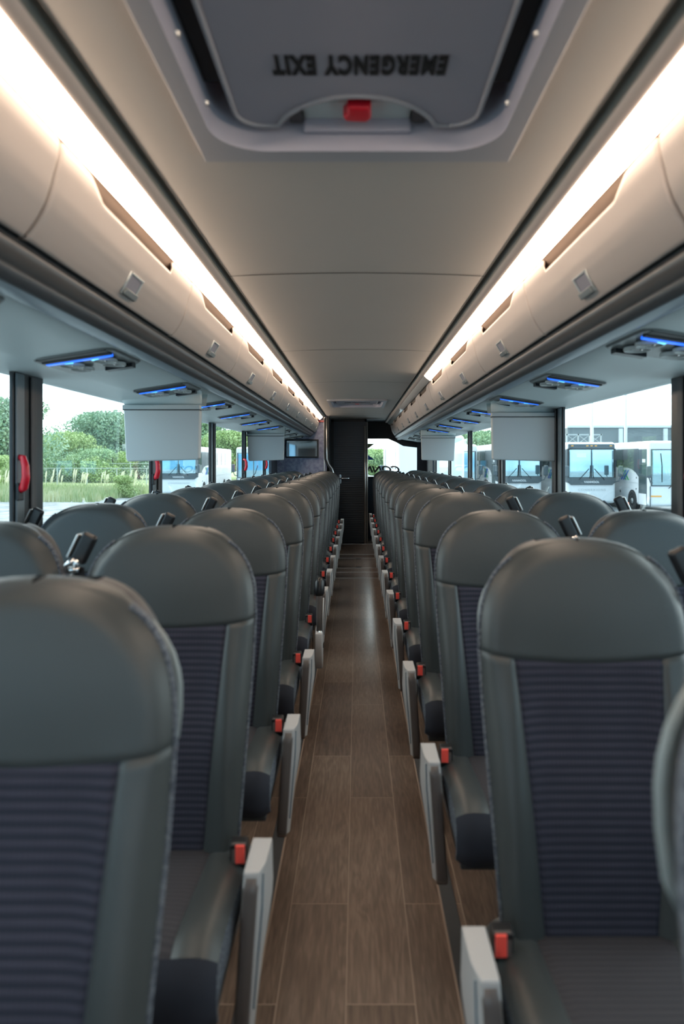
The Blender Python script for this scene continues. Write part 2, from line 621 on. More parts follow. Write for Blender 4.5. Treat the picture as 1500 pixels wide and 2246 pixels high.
for s, side, yend in ((-1, 'left', 10.7), (1, 'right', 12.28)):
    ys = YF
    struct(prof_strip([(.474, .70), (.474, .688), (.480, .702), (.497, .700), (.500, .680)], ys, yend, s).build('ceiling_gap_%s' % side, 'gap'))
    struct(prof_strip([(.500, .696), (.500, .680), (.531, .670)], ys, yend, s).build('ceiling_cove_%s' % side, 'beige', smooth=True))
    # bin rail and soffit
    struct(prof_strip([(.655, .445), (.672, .441), (.676, .426)], ys, yend, s).build('rail_seal_%s_trim' % side, 'dark'))
    struct(prof_strip([(.672, .428), (.674, .418), (.682, .409), (.696, .400), (.702, .399), (.706, .397), (.707, .393)], ys, yend, s).build('rail_cap_%s_trim' % side, 'railtop', smooth=True))
    struct(prof_strip([(.707, .393), (.708, .388), (.714, .378), (.722, .371), (.728, .369)], ys, yend, s).build('rail_lip_%s_trim' % side, 'raildark', smooth=True))
    struct(prof_strip([(.728, .369), (.745, .366), (.770, .367), (.790, .371), (.800, .378)], ys, yend, s).build('rail_%s_trim' % side, 'rail', smooth=True))
    struct(prof_strip([(.795, .380), (.80, .376), (.90, .359), (1.05, .336), (1.075, .331), (1.09, .330), (1.24, .319), (1.252, .312), (1.28, .312)], ys, yend, s).build('soffit_%s_trim' % side, 'soffit', smooth=True))
    # side wall below the windows and baseboard heater
    x0, x1 = sorted((s * XW, s * 1.29))
    struct(B(x0, x1, YF, YR, -.9, ZWB).build('wall_%s' % side, 'under'))
    struct(B(*sorted((s * 1.14, s * XW)), YF, yend, 0, .16).build('baseboard_%s' % side, 'shell', bevel=.01))
    wend = 10.0 if s < 0 else 11.3
    struct(B(x0, x1, wend, YR, ZWB, 1.74).build('wall_%s_rear' % side, 'navywall'))
    struct(B(*sorted((s * 1.2, s * 1.3)), YF, wend, ZWB - .03, ZWB).build('window_sill_%s' % side, 'pillar', bevel=.008))
    # windows and pillars
    pcs = PC + ([10.76] if s > 0 else [])
    for i, c in enumerate(pcs):
        p = empty('pillar', (s * 1.236, c, ZWB))
        struct(p)
        B(-.008, .008, -.118, .118, 0, ZWT - ZWB + .02).build('pillar_core', 'pillar', p, bevel=.004)
        B(*sorted((-s * .018, -s * .008)), -.108, -.05, 0, ZWT - ZWB).build('pillar_trim', 'pillar2', p, bevel=.006)
        B(*sorted((-s * .018, -s * .008)), .005, .045, 0, ZWT - ZWB).build('pillar_trim', 'shell', p, bevel=.006)
        # next pane behind this pillar
        y1 = (pcs[i + 1] if i + 1 < len(pcs) else wend + .1) - .1
        if y1 - (c + .1) > .15:
            wo = empty('window_%d' % (i + 1 + (10 if s > 0 else 0)), (s * 1.252, 0, 0))
            struct(wo)
            B(-.003, .003, c + .1, y1, ZWB, ZWT + .02).build('pane', 'glass', wo)

# front end of the cabin, behind the viewer
struct(B(-1.27, 1.27, YF - .06, YF, -.9, .85).build('wall_front', 'under'))
wo = struct(empty('window_30', (0, YF - .03, 0)))
B(-1.25, 1.25, -.004, .004, .85, 2.2).build('pane', 'glass', wo)

# ------------------------------------------------------------------ rear end
struct(B(-1.26, .14, YR, YR + .06, -.9, 2.35).build('wall_restroom_rear', 'blackwall'))
struct(B(.13, 1.26, YR, YR + .06, -.9, 1.10).build('wall_rear', 'navywall'))
struct(B(.13, 1.26, YR, YR + .06, 1.81, 2.35).build('wall_rear_upper', 'blackwall'))
struct(B(1.08, 1.26, YR, YR + .06, 1.10, 1.81).build('wall_rear_side', 'navywall'))
struct(B(.13, .16, 11.5, YR + .06, 0, 2.3).build('partition_wall', 'navywall'))
struct(B(-1.3, 1.3, YR + .06, YR + .08, 2.2, 2.42).build('wall_rear_cap', 'blackwall'))
struct(B(.13, .9, 11.5, YR + .06, ZC + .005, ZC + .02).build('ceiling_rear', 'navywall'))
wr = struct(empty('window_20', (0, YR + .03, 0)))
B(.16, 1.08, -.003, .003, 1.10, 1.81).build('pane', 'glass', wr)
m = MB()
m.prism([(.16, 1.81), (.16, 1.79), (.56, 1.79), (.72, 1.72), (.83, 1.66), (1.08, 1.63), (1.08, 1.81)], 1, -.03, -.01)
m.build('window_frame', 'blackwall', wr)
B(.16, .18, -.03, .0, 1.10, 1.80).build('window_frame', 'blackwall', wr)
B(.16, 1.08, -.03, .0, 1.08, 1.11).build('window_frame', 'shell', wr)
# decals on the rear glass, seen from inside so reversed
tx = text('window_lettering', 'CONN', .17, (.46, YR + .022, 1.235), (PI / 2, 0, 0), 'decal', None, (-1.25, .95, 1), .28, .0015, .005)
tag(tx, 'dark reversed capital letters on the rear window glass', 'window lettering')
lg = empty('window_logo', (0, 0, 0), 'olive and blue crossed logo on the rear window above the lettering', 'logo')
MB().prism([(.18, 1.60), (.18, 1.703), (.315, 1.703)], 1, YR + .018, YR + .021).build('olive_stroke', 'olive', lg)
MB().prism([(.18, 1.51), (.315, 1.412), (.18, 1.412)], 1, YR + .018, YR + .021).build('blue_stroke', 'blue_logo', lg)

# restroom cabin in the left rear corner
struct(B(-1.25, -.44, 10.7, 10.74, 0, 2.3).build('wall_restroom', 'felt'))
struct(B(-.47, -.44, 10.68, 11.5, 0, 2.3).build('wall_restroom_return', 'blackwall'))
struct(B(-.50, -.39, 11.5, 11.55, 0, 2.3).build('wall_restroom_jamb', 'blackwall'))
struct(B(-.50, .16, 11.50, 11.56, 2.05, 2.3).build('wall_restroom_head', 'blackwall'))
d = struct(empty('door_1', (-.13, 11.5, 0)))
B(-.26, .26, 0, .03, .01, 2.05).build('door_leaf', 'doorrib', d)
MB().prism([(-.175, 1.02), (-.165, 1.005), (-.145, 1.005), (-.135, 1.02), (-.135, 1.15), (-.145, 1.165), (-.165, 1.165), (-.175, 1.15)], 1, -.012, 0).build('door_handle_plate', 'chrome', d, bevel=.002)
MB().tube([(-.155, -.01, 1.10), (-.155, -.05, 1.10), (-.14, -.055, 1.10), (0.0, -.055, 1.10)], .011).build('door_handle', 'chrome', d, smooth=True)
m = MB()
m.tube([(.265, -.012, 0), (.265, -.012, 1.98)], .016)
m.tube([(.30, -.004, 0), (.30, -.004, 2.05)], .012)
m.build('door_hinge', 'alu', d, smooth=True)
fr = struct(empty('door_frame_trim', (0, 0, 0)))
path = [(-.475, 10.675, 2.06), (-.475, 10.675, 1.52), (-.47, 10.675, 1.42), (-.44, 10.675, 1.34), (-.39, 10.675, 1.27), (-.37, 10.675, 1.2), (-.365, 10.675, 1.1), (-.365, 10.675, 0)]
MB().tube(path, .014, 8, 2.0).build('frame_bead', 'alu', fr, smooth=True)
MB().tube([(x - .03, y, z) for x, y, z in path], .012, 8, 1.5).build('frame_bead', 'shell', fr, smooth=True)
MB().prism([(-.475, 1.42), (-.44, 1.34), (-.39, 1.27), (-.37, 1.2), (-.365, 1.1), (-.365, 0), (-.475, 0)], 1, 10.68, 10.73).build('frame_panel', 'shell', fr)
struct(B(-.52, -.50, 10.685, 10.70, 0, 2.08).build('trim_20', 'alu'))
t = empty('wall_screen', (-.86, 10.68, 1.59), 'black-framed glossy screen on the purple felt restroom wall', 'screen')
B(-.26, .26, -.02, .02, -.15, .14).build('bezel', 'black', t, bevel=.01)
B(-.235, .235, -.024, -.018, -.125, .115).build('display', 'screen', t)
tag(B(-.60, -.50, 10.685, 10.70, 2.00, 2.03).build('red_lamp', 'handle_red', bevel=.004), 'small dark red lamp high on the restroom wall', 'lamp')

# ------------------------------------------------------------------ ceiling escape hatches


def rrect(x0, x1, y0, y1, r, n=8):
    pts = []
    for cx, cy, a0 in ((x1 - r, y1 - r, 0), (x0 + r, y1 - r, 90), (x0 + r, y0 + r, 180), (x1 - r, y0 + r, 270)):
        for i in range(n + 1):
            a = math.radians(a0 + 90 * i / n)
            pts.append((cx + r * math.cos(a), cy + r * math.sin(a)))
    return pts


def ring(outer, inner, z, m=None):
    m = m or MB()
    o = [(x, y, z) for x, y in outer] + [(*outer[0], z)]
    i = [(x, y, z) for x, y in inner] + [(*inner[0], z)]
    return m.grid([o, i])


def sq_of(pts, x0, x1, y0, y1):
    """project a rounded outline onto the enclosing rectangle"""
    cx, cy = (x0 + x1) / 2, (y0 + y1) / 2
    r = []
    for x, y in pts:
        dx, dy = x - cx, y - cy
        k = min((x1 - cx) / abs(dx) if dx else 9e9, (y1 - cy) / abs(dy) if dy else 9e9)
        r.append((cx + dx * k, cy + dy * k))
    return r


def hatch(y0):
    """local origin at the hatch's rear edge centre; extends to -1.006"""
    t = empty('roof_hatch', (0, y0, ZC), 'grey ceiling hatch marked EMERGENCY EXIT directly overhead with red release knob', 'roof hatch', 'ceiling escape hatches')
    inn = rrect(-.305, .305, -.95, -.056, .11, 10)
    out_ = sq_of(inn, -.345, .345, -1.006, 0)
    # snap corners so that the plate is a true rectangle
    best = {}
    for cx in (-.345, .345):
        for cy in (-1.006, 0):
            k = min(range(len(out_)), key=lambda i: (out_[i][0] - cx) ** 2 + (out_[i][1] - cy) ** 2)
            out_[k] = (cx, cy)
    m = MB()
    ring(out_, inn, -.012, m)
    o1 = [(x, y, -.012) for x, y in out_] + [(*out_[0], -.012)]
    o2 = [(x, y, .015) for x, y in out_] + [(*out_[0], .015)]
    m.grid([o1, o2])
    m.build('frame_plate', 'hatchrim', t, bevel=.003)
    m = MB()
    p = inn + [inn[0]]
    m.grid([[(x, y, -.012) for x, y in p], [(x * .985, -.5 + (y + .5) * .985, .02) for x, y in p], [(x * .975, -.5 + (y + .5) * .975, .16) for x, y in p]])
    m.build('recess_wall', 'recess', t, smooth=True)
    B(-.36, .36, -1.03, .02, .16, .18).build('recess_top', 'dark', t)
    for sx in (-1, 1):
        B(*sorted((sx * .262, sx * .298)), -.93, -.22, .05, .16).build('gap_block', 'dark', t)  # near-black block filling the gap beside the lid
    # lid with arched finger cut-out, lowest point facing the rear
    r = .055
    yb, xe = -.093, .252
    o = []
    for i in range(9):
        a = math.radians(90 * i / 8)
        o.append((xe - r + r * math.sin(a), yb - r + r * math.cos(a)))
    o += [(xe, -.80), (.20, -.88), (-.20, -.88), (-xe, -.80)]
    for i in range(9):
        a = math.radians(90 - 90 * i / 8)
        o.append((-(xe - r + r * math.sin(a)), yb - r + r * math.cos(a)))
    arch = []
    for i in range(21):
        x = -.168 + .336 * i / 20
        q = abs(x) / .168
        arch.append((x, yb - .118 * (1 - q ** 2.2) ** .8))
    o += arch
    MB().prism(o, 2, .028, .045).build('lid', 'hatch', t)
    MB().tube([(x, y, .027) for x, y in o + [o[0]]], .0055, 6).build('lid_rim', 'hatchrim', t, smooth=True)
    rl = B(-.115, .115, -.155, -.075, .046, .075).build('release_bar', 'vent', t, bevel=.004)
    B(-.115, .115, -.085, -.07, .02, .05).build('bar_lip', 'recess', rl, bevel=.003)
    for sx in (-1, 1):
        B(*sorted((sx * .115, sx * .145)), -.14, -.085, .035, .07).build('bracket', 'black', rl, bevel=.004)
        MB().lathe((sx * .30, -.20, .02), [(0, -.006), (.006, -.006), (.008, 0)], 10).build('screw', 'alu', t)
        MB().lathe((sx * .30, -.42, .02), [(0, -.006), (.006, -.006), (.008, 0)], 10).build('screw', 'alu', t)
    MB().prism([(-.02, -.175), (.028, -.175), (.03, -.13), (.02, -.115), (-.025, -.12), (-.03, -.135), (-.02, -.15)], 2, .02, .05).build('release_knob', 'handle_red', t, bevel=.006)
    text('lettering', 'EMERGENCY EXIT', .078, (0.005, -.318, .0265), (PI, 0, PI), 'text', t, (.43, 1.0, 1), 0, .0008, .0042, 1.22)
    return t


h1 = hatch(HATCH[0][1])
h2 = copy_tree(h1)
h2.location = (0, HATCH[1][1], ZC)
h2['label'] = 'small far ceiling hatch close to the rear wall, seen nearly edge on'

# ------------------------------------------------------------------ luggage bins
PITCH = 1.066
PROF = [(.598, .640), (.589, .636), (.5865, .624), (.590, .598), (.599, .565), (.606, .535), (.616, .505), (.630, .478), (.645, .456), (.660, .440)]


def bin_mesh(s, length=PITCH):
    t = empty('luggage_bin', (0, 0, 0))
    # door: rows along the length, notch in its top edge
    def top(y):
        a, b = .10 * length, .78 * length
        if y < a or y > b:
            return 0.0
        ra = min(1, (y - a) / (.12 * length))
        rb = min(1, (b - y) / (.02 * length))
        return .052 * min(ra, rb)
    seglen = [0]
    for p, q in zip(PROF[:-1], PROF[1:]):
        seglen.append(seglen[-1] + math.hypot(p[0] - q[0], p[1] - q[1]))
    tot = seglen[-1]

    def pat(l):
        for k in range(len(PROF) - 1):
            if l <= seglen[k + 1] + 1e-9:
                f = (l - seglen[k]) / (seglen[k + 1] - seglen[k])
                return (PROF[k][0] + f * (PROF[k + 1][0] - PROF[k][0]), PROF[k][1] + f * (PROF[k + 1][1] - PROF[k][1]))
        return PROF[-1]
    ysl = sorted(set([.004, .012, length - .012, length - .004] + [length * i / 60 for i in range(1, 60)] + [.1 * length, .2 * length, .76 * length, .78 * length]))
    rows = []
    for y in ysl:
        t0 = top(y)
        l0 = t0
        inset = .006 if (y < .005 or y > length - .005) else 0
        rows.append([(s * (pat(l0 + (tot - l0) * i / 22)[0] + inset), y, CZ + pat(l0 + (tot - l0) * i / 22)[1]) for i in range(23)])
    do = MB().grid(rows).build('door', 'beige', t, smooth=True, solid=.005)
    # liner behind the door
    MB().grid([[(s * x, y, CZ + z) for x, z in ((.582, .641), (.622, .606), (.630, .56), (.66, .50), (.70, .44))] for y in (0, length)]).build('liner', 'tan', t)
    m = MB().prism([(s * (x + .012), CZ + z) for x, z in PROF] + [(s * 1.18, CZ + .44), (s * 1.18, CZ + .63)], 1, 0, .006)
    m.build('divider', 'tan', t)
    # latch: square recess cup with a tab
    ly = length * .51
    c = Vector((s * .6265, ly, CZ + .484))
    nrm = Vector((-s * .86, 0, -.5)).normalized()
    up = Vector((-s * .5, 0, .86)).normalized()
    rt = Vector((0, 1, 0))
    M3 = Matrix((rt, up, nrm)).transposed()
    lm = MB()
    def tb(a, b, cc, d_, e, f):
        bb = MB().box(cc, d_, a, b, e, f)
        k = len(lm.v)
        lm.v += [tuple(c + M3 @ Vector(p)) for p in bb.v]
        lm.f += [tuple(k + i for i in q) for q in bb.f]
    for q in ((-.032, -.026, -.052, .052, -.004, .006), (.026, .032, -.052, .052, -.004, .006), (-.032, .032, .044, .052, -.004, .006), (-.032, .032, -.052, -.044, -.004, .006)):
        tb(*q)
    la = lm.build('latch', 'vent', t, bevel=.0015)
    lm = MB()
    tb(-.027, .027, -.046, .046, -.003, .0025)
    lm.build('latch_cup', 'hatch', la)
    lm = MB()
    tb(-.031, -.013, -.046, .046, .002, .015)
    lm.build('latch_tab', 'bez', la, bevel=.002)
    return t


for s, side, ys0, n in ((-1, 'left', 2.42 - 3 * PITCH, 11), (1, 'right', 2.40 - 3 * PITCH, 12)):
    proto = None
    for k in range(n):
        y = ys0 + k * PITCH
        if proto is None:
            o = proto = bin_mesh(s)
        else:
            o = copy_tree(proto)
        o.location = (0, y, 0)
        if k < 2 and k != 1:
            pass
        tag(o, 'beige overhead luggage bin, %s from the camera along the %s side' % (ORD[k], side), 'luggage bin', 'overhead bins on the %s' % side)
    yl = ys0 + n * PITCH
    yend = 10.7 if s < 0 else 12.2
    # rounded end cap of the bin row
    e = MB()
    rows = []
    for i in range(9):
        a = i / 8
        yy = yl + (yend - yl - .02) * math.sin(a * PI / 2)
        k = 1 - math.cos(a * PI / 2)
        rows.append([(s * (x + k * .06), yy, CZ + z) for x, z in PROF])
    e.grid(rows)
    e.grid([rows[-1], [(s * 1.2, yend - .02, CZ + z) for x, z in PROF]])
    struct(e.build('bin_end_trim_%s' % side, 'beige', smooth=True, solid=.004))

# ------------------------------------------------------------------ LED cove strips
def led(s, y0, y1, m, label):
    t = empty('light_strip', (s * .555, y0, CZ + .645), label, 'ceiling light', 'light strips along the bins')
    mm = MB()
    mm.grid([[(s * x, y, z) for x, z in ((-.024, .024), (-.022, .021), (-.001, .002), (.020, -.014), (.024, -.013))] for y in (0, y1 - y0)])
    mm.build('diffuser', m, t, smooth=True, solid=.002)
    mm = MB().grid([[(s * x, y, z) for x, z in ((-.022, .028), (.012, .026), (.034, .004), (.026, -.012))] for y in (0, y1 - y0)])
    mm.build('housing', 'beige', t)
    return t


led(-1, YF, 10.55, 'led', 'long lit warm white light strip above the left luggage bins')
led(1, YF, 5.4, 'led', 'lit warm white light strip above the near right luggage bins')
led(1, 5.4, 12.1, 'ledoff', 'unlit clear far section of the right light strip')

# ------------------------------------------------------------------ passenger service units on the soffits
def psu(s, lit=True):
    t = empty('service_panel', (0, 0, 0))
    def z(x):
        return CZ + .359 - .152 * (x - .90)
    def pl(x, y, dz):
        return (s * x, y, z(x) + dz)
    # bezel plate
    o = rrect(.815, 1.075, -.175, .175, .05, 6)
    m = MB()
    n = len(o)
    m.poly([pl(x, y, -.005) for x, y in o])
    m.grid([[pl(x, y, -.005) for x, y in o + [o[0]]], [pl(.945 + (x - .945) * 1.05, y * 1.04, .002) for x, y in o + [o[0]]]])
    m.build('bezel', 'bez', t)
    # dark hood at the near end
    m = MB()
    hd = [(.83, -.165), (1.06, -.165), (1.06, -.10), (.83, -.10)]
    m.poly([pl(x, y, -.007) for x, y in hd])
    m.grid([[pl(x, y, -.007) for x, y in hd + [hd[0]]], [pl(x, y, .0) for x, y in hd + [hd[0]]]])
    m.build('speaker_grille', 'shell', t)
    def bar(name, x0, x1, y0, y1, h, mt, par=None):
        m = MB()
        q = [(x0, y0), (x1, y0), (x1, y1), (x0, y1)]
        m.poly([pl(x, y, h) for x, y in q])
        m.grid([[pl(x, y, h) for x, y in q + [q[0]]], [pl(x, y, -.002) for x, y in q + [q[0]]]])
        return m.build(name, mt, par or t)
    bar('reading_light_bar', .835, 1.055, -.100, -.078, -.013, 'blue' if lit else 'vent')
    bar('bar_hood', .83, 1.06, -.120, -.101, -.011, 'shell')
    for x in (.90, .99):
        bar('switch', x - .012, x + .012, -.075, -.058, -.013, 'cyan' if lit else 'alu')
    for x in (.885, 1.0):
        for y in (-.025, .065):
            c = pl(x, y, -.005)
            no = MB().lathe(c, [(.043, .0), (.044, -.008), (.041, -.012), (.036, -.009), (.034, -.003)], 20).build('air_nozzle', 'vent', t, smooth=True)
            MB().lathe((c[0], c[1], c[2] - .004), [(.036, .0), (.030, -.001), (.016, -.004), (0, -.005)], 16).build('nozzle_core', 'black', no, smooth=True)
            MB().lathe((c[0] + .008, c[1] - .006, c[2] - .007), [(.005, .004), (.005, -.003), (0, -.005)], 8).build('lamp_bead', 'chrome', no, smooth=True)
    bar('call_panel', .835, .935, .118, .16, -.020, 'black')
    return t


for s, side, y0, n in ((-1, 'left', 1.43, 10), (1, 'right', 2.09, 10)):
    pa = psu(s, True)
    pb = psu(s, False)
    used = [False, False]
    for k in range(n):
        lit = k < 7
        y = y0 + .99 * k
        src = pa if lit else pb
        if not used[0 if lit else 1]:
            o = src
            used[0 if lit else 1] = True
        else:
            o = copy_tree(src)
        o.location = (0, y, 0)
        tag(o, '%s overhead vent and reading light panel %s, %s from the camera' % ('blue-lit' if lit else 'unlit', 'left of the aisle' if s < 0 else 'right of the aisle', ORD[k]),
            'service panel', 'vent and reading light panels')

# ------------------------------------------------------------------ drop-down monitors
def monitor(s, y, label, xc=1.04):
    t = empty('drop_down_monitor', (s * xc, y, CZ + .36), label, 'monitor', 'drop-down monitors')
    # fairing, swelling down out of the soffit
    rows = []
    for i in range(9):
        a = i / 8
        rows.append([(s * x, -.10 + .10 * a, -.018 - .045 * a ** 1.8 - .10 * x * (1 - a)) for x in (-.21, -.1, 0, .1, .205)])
    m = MB().grid(rows)
    m.grid([rows[-1], [(x, .10, z) for x, y_, z in rows[-1]], [(x, .14, z + .07) for x, y_, z in rows[-1]]])
    for j in (0, -1):
        m.grid([[r[j] for r in rows], [(r[j][0], r[j][1], .02) for r in rows]])
    m.build('mount_fairing', 'soffit', t, smooth=True)
    B(-.208, .204, -.028, .02, -.088, -.064).build('hinge_bar', 'monitor', t, bevel=.003)
    pts = [(-.207 * s, -.092), (.2 * s, -.092), (.188 * s, -.35), (.180 * s, -.366), (-.195 * s, -.356), (-.202 * s, -.345)]
    o = MB().prism(pts, 1, -.03, .02).build('housing', 'monitor', t, bevel=.008, seg=3)
    B(-.18, .18, .02, .024, -.33, -.11).build('display', 'black', o)
    B(-.207, .203, -.024, .02, -.093, -.087).build('hinge_line', 'dark', t)
    return t


monitor(-1, 3.66, 'grey drop-down monitor hanging over the near left seats')
monitor(1, 4.25, 'grey drop-down monitor hanging over the near right seats')
monitor(-1, 7.56, 'smaller grey drop-down monitor farther back on the left', 1.01)
monitor(1, 8.25, 'smaller grey drop-down monitor farther back on the right', .98)

# red emergency window releases
def red_handle(s, y, label):
    t = empty('window_release_handle', (s * 1.222, y, 1.35), label, 'emergency handle', 'red window release handles')
    MB().tube([(0, 0, .062), (-s * .022, -.012, .058), (-s * .034, -.02, .03), (-s * .036, -.02, -.01), (-s * .026, -.014, -.045), (-s * .002, 0, -.06)], [.009, .011, .012, .013, .014, .010], 10, 1.2).build('grip', 'handle_red', t, smooth=True)
    B(*sorted((-s * .01, s * .005)), -.018, .022, -.095, -.03).build('base', 'black', t, bevel=.004)
    MB().lathe((-s * .012, -.004, -.052), [(.006, .004), (.006, -.004), (0, -.006)], 10).build('rivet', 'chrome', t, smooth=True)


red_handle(-1, 2.47, 'red emergency handle on the nearest left window pillar')
red_handle(-1, 4.10, 'red emergency handle just under the near left monitor')
red_handle(-1, 7.36, 'red emergency handle under the far left monitor, nearer one')
red_handle(-1, 9.02, 'red emergency handle under the far left monitor, farther one')
red_handle(1, 2.47, 'red emergency handle on the right pillar at the photo edge')

# ------------------------------------------------------------------ seats
W, Z0, ZT, ZR, ZS = .215, .475, 1.237, 1.015, 1.008


def hw(z):
    if z <= ZR:
        return W * (1 - .14 * ((ZR - z) / .54) ** 1.3)
    q = min(1, (z - ZR) / (ZT - ZR))
    return W * max(0.0, 1 - q ** 2.6) ** (1 / 2.8)


def zs(x):
    return ZS - .012 + .02 * (x / W) ** 2


def xb(z):
    return .150 - .042 * (ZS - z) / (ZS - Z0)


def bump(x, c, wd):
    return math.exp(-((x - c) / wd) ** 2)


def yb_(z):
    return .115 * (z - Z0) / (ZT - Z0)


def front(x, z):
    ax = abs(x)
    h0 = hw(min(z, ZR))
    F = (ax / h0) ** 2.5 + (max(0, z - ZR) / (ZT - ZR)) ** 2.5
    de = max(0, min(1, (1 - F) / .32))
    y = yb_(z) + .030 * (1 - de) ** 2.2
    low = 1 / (1 + math.exp((z - ZS + .05) / .03))
    y -= .020 * bump(ax, .160, .034) * low
    y -= .016 * bump(z, .70, .15)
    y -= .008 * bump(z, 1.10, .12)
    y += .0045 * bump(z, zs(x), .005)
    if z < zs(x):
        y += .005 * bump(ax, xb(z), .0045)
    return y


def zc(v):
    return Z0 + v * (ZS - Z0)


def lowpt(x, v):
    z = Z0 + v * (zs(x) - Z0)
    return (x, front(x, z), z)


def seat(aisle, s, armrest='down'):
    """local: origin on the floor under the backrest, seat faces -Y, aisle towards -X (mirrored when s < 0)"""
    mir = s < 0
    t = empty('bus_seat', (0, 0, 0))
    k = dict(mirror=mir)
    # ---- back shell (the backrest part), with cover pieces below it
    rows = []
    zz = [.36 + (.64 * i / 10) for i in range(11)] + [ZS + (ZT - .006 - ZS) * math.sin(PI / 2 * i / 14) for i in range(15)]
    sh = MB()
    for sx in (-1, 1):
        sh.grid([[(sx * hw(z) * q, yb_(z) + d_, z) for q, d_ in ((.86, .082), (.875, .088), (.875, .112), (.85, .124), (.5, .130), (0, .131))] for z in zz])
        sh.grid([[(sx * hw(z) * q, yb_(z) + d_, z) for q, d_ in ((.86, .082), (0, .082))] for z in zz[:1]] + [[(sx * hw(zz[0]) * q, yb_(zz[0]) + .13, zz[0]) for q in (.86, 0)]])
    back = sh.build('backrest', 'shell', t, smooth=True, **k)
    # headrest cover
    hd = MB()
    rows = []
    VH = [0, .006, .014, .024, .04] + [i / 18 for i in range(1, 19)]
    nv = len(VH) - 1
    for i in range(nv + 1):
        v = VH[i]
        zcv = ZS + (ZT - ZS) * math.sin(v * PI / 2)
        h = hw(zcv)
        r = []
        for j in range(25):
            u = -1 + 2 * j / 24
            u = math.sin(u * PI / 2) * .5 + u * .5
            x = u * h
            z = zcv + (zs(x) - ZS) * (1 - v)
            r.append((x, front(x, z), z))
        rows.append(r)
    hd.grid(rows)
    ztr = 1.207
    wall = []
    for i in range(nv + 1):
        v = VH[i]
        zcv = ZS + (ZT - ZS) * math.sin(v * PI / 2)
        wall.append((hw(zcv), zcv + (zs(hw(zcv)) - ZS) * (1 - v), zcv))
    def side_rows(sx, lst):
        rr = []
        for x, z, zq in lst:
            f = front(x, z)
            g = yb_(z) + .088
            # outward direction
            rr.append([(sx * (x - .026 * q * min(1, x / .12) + .008 * math.sin(PI * q)), f + (g - f) * q, z + (.006 * math.sin(PI * q) if zq > ztr else 0)) for q in (0, .15, .35, .6, .85, 1)])
        return rr
    topl = [p for p in wall if p[2] >= ztr]
    first = [p for p in wall if p[2] < ztr][-1]
    for sx in (-1, 1):
        hd.grid(side_rows(sx, [first] + topl))
    hd.build('headrest', 'leather', back, smooth=True, **k)
    # insert + bolsters
    VL = [i / 20 for i in range(20)] + [.965, .978, .988, .995, 1]
    JI = [-1, -.985, -.965, -.94] + [-1 + 2 * j / 14 for j in range(1, 14)] + [.94, .965, .985, 1]
    JB = [0, .06, .12, .2, .3, .42, .55, .68, .8, .9, 1]
    ins = MB()
    ins.grid([[lowpt(u * xb(zc(v)), v) for u in JI] for v in VL])
    ins.build('centre_panel', 'insert', back, smooth=True, **k)
    for sx in (-1, 1):
        bo = MB()
        bo.grid([[lowpt(sx * (xb(zc(v)) + (hw(zc(v)) - xb(zc(v))) * u), v) for u in JB] for v in VL])
        bo.build('side_bolster', 'leather', back, smooth=True, **k)
        st = MB()
        lst = [(hw(zc(v)), lowpt(hw(zc(v)), v)[2], zc(v)) for v in VL] + [p for p in wall if p[2] < ztr][1:]
        st.grid(side_rows(sx, lst))
        ed = [(sx * (x + .001), front(x, z) + .001, z) for x, z, q in lst]
        st.tube(ed, .0038, 6)
        st.build('side_trim', 'knit', back, smooth=True, **k)
    if aisle:
        rp = ((1.19, .110), (1.178, .135), (1.162, .156), (1.142, .173), (1.118, .187), (1.095, .195), (1.073, .199), (1.04, .200), (1.0, .197), (.975, .189))
        pts = [(-x, yb_(z) + .100, z) for z, x in rp]
        MB().tube(pts, [.003, .0055] + [.0062] * 7 + [.003], 10, 1.2).build('grab_handle', 'rim', back, smooth=True, **k)
    # ---- cushion
    path = [(.06, .486), (0, .492), (-.08, .497), (-.18, .505), (-.265, .511), (-.32, .508), (-.352, .494), (-.372, .470), (-.380, .435), (-.378, .40), (-.368, .368)]
    def cpt(x, i):
        y, z = path[i]
        a = path[max(0, i - 1)]
        b = path[min(len(path) - 1, i + 1)]
        ty, tz = b[0] - a[0], b[1] - a[1]
        l = math.hypot(ty, tz)
        ny, nz = tz / l, -ty / l          # outward (up / forward)
        ax = abs(x) / .215
        e = -.020 * max(0, (ax - .84) / .16) ** 2.0 + .006 * bump(abs(x), .165, .03) - .005 * bump(abs(x), .128, .005)
        return (x, y + ny * e, z + nz * e)
    nb = 7
    xw_ = [.128 + (.215 - .128) * j / 8 for j in range(9)]
    LP = len(path)
    fp = MB()
    fx = [-.215, -.205, -.19] + [-.17 + .34 * j / 10 for j in range(11)] + [.19, .205, .215]
    fp.grid([[cpt(x, i) for x in fx] for i in range(nb - 1, LP)])
    fp.grid([[cpt(x, LP - 1) for x in fx], [(x * .9, path[-1][0] * .93, .366) for x in fx], [(x * .9, .06, .366) for x in fx]])
    cus = fp.build('cushion', 'shaded_navy', t, smooth=True, **k)
    for sx in (-1, 1):
        sd = MB()
        q = [cpt(.215, i) for i in range(LP)]
        sd.grid([[(sx * a, b, c) for a, b, c in q], [(sx * .2165, b * .995, min(c, .455)) for a, b, c in q], [(sx * .212, b * .98, min(c, .405)) for a, b, c in q], [(sx * .195, b * .93, .367) for a, b, c in q]])
        sd.build('cushion_side', 'knit', cus, smooth=True, **k)
        MB().grid([[cpt(sx * x, i) for x in xw_] for i in range(0, nb)]).build('cushion_bolster', 'leather', cus, smooth=True, **k)
    MB().grid([[cpt(-.128 + .256 * j / 12, i) for j in range(13)] for i in range(0, nb)]).build('cushion_panel', 'cinsert', cus, smooth=True, **k)
    # ---- frame
    fr_ = B(-.20, .20, -.33, .12, .335, .37)
    fr_.box(-.18, .18, .05, .12, .335, .44)
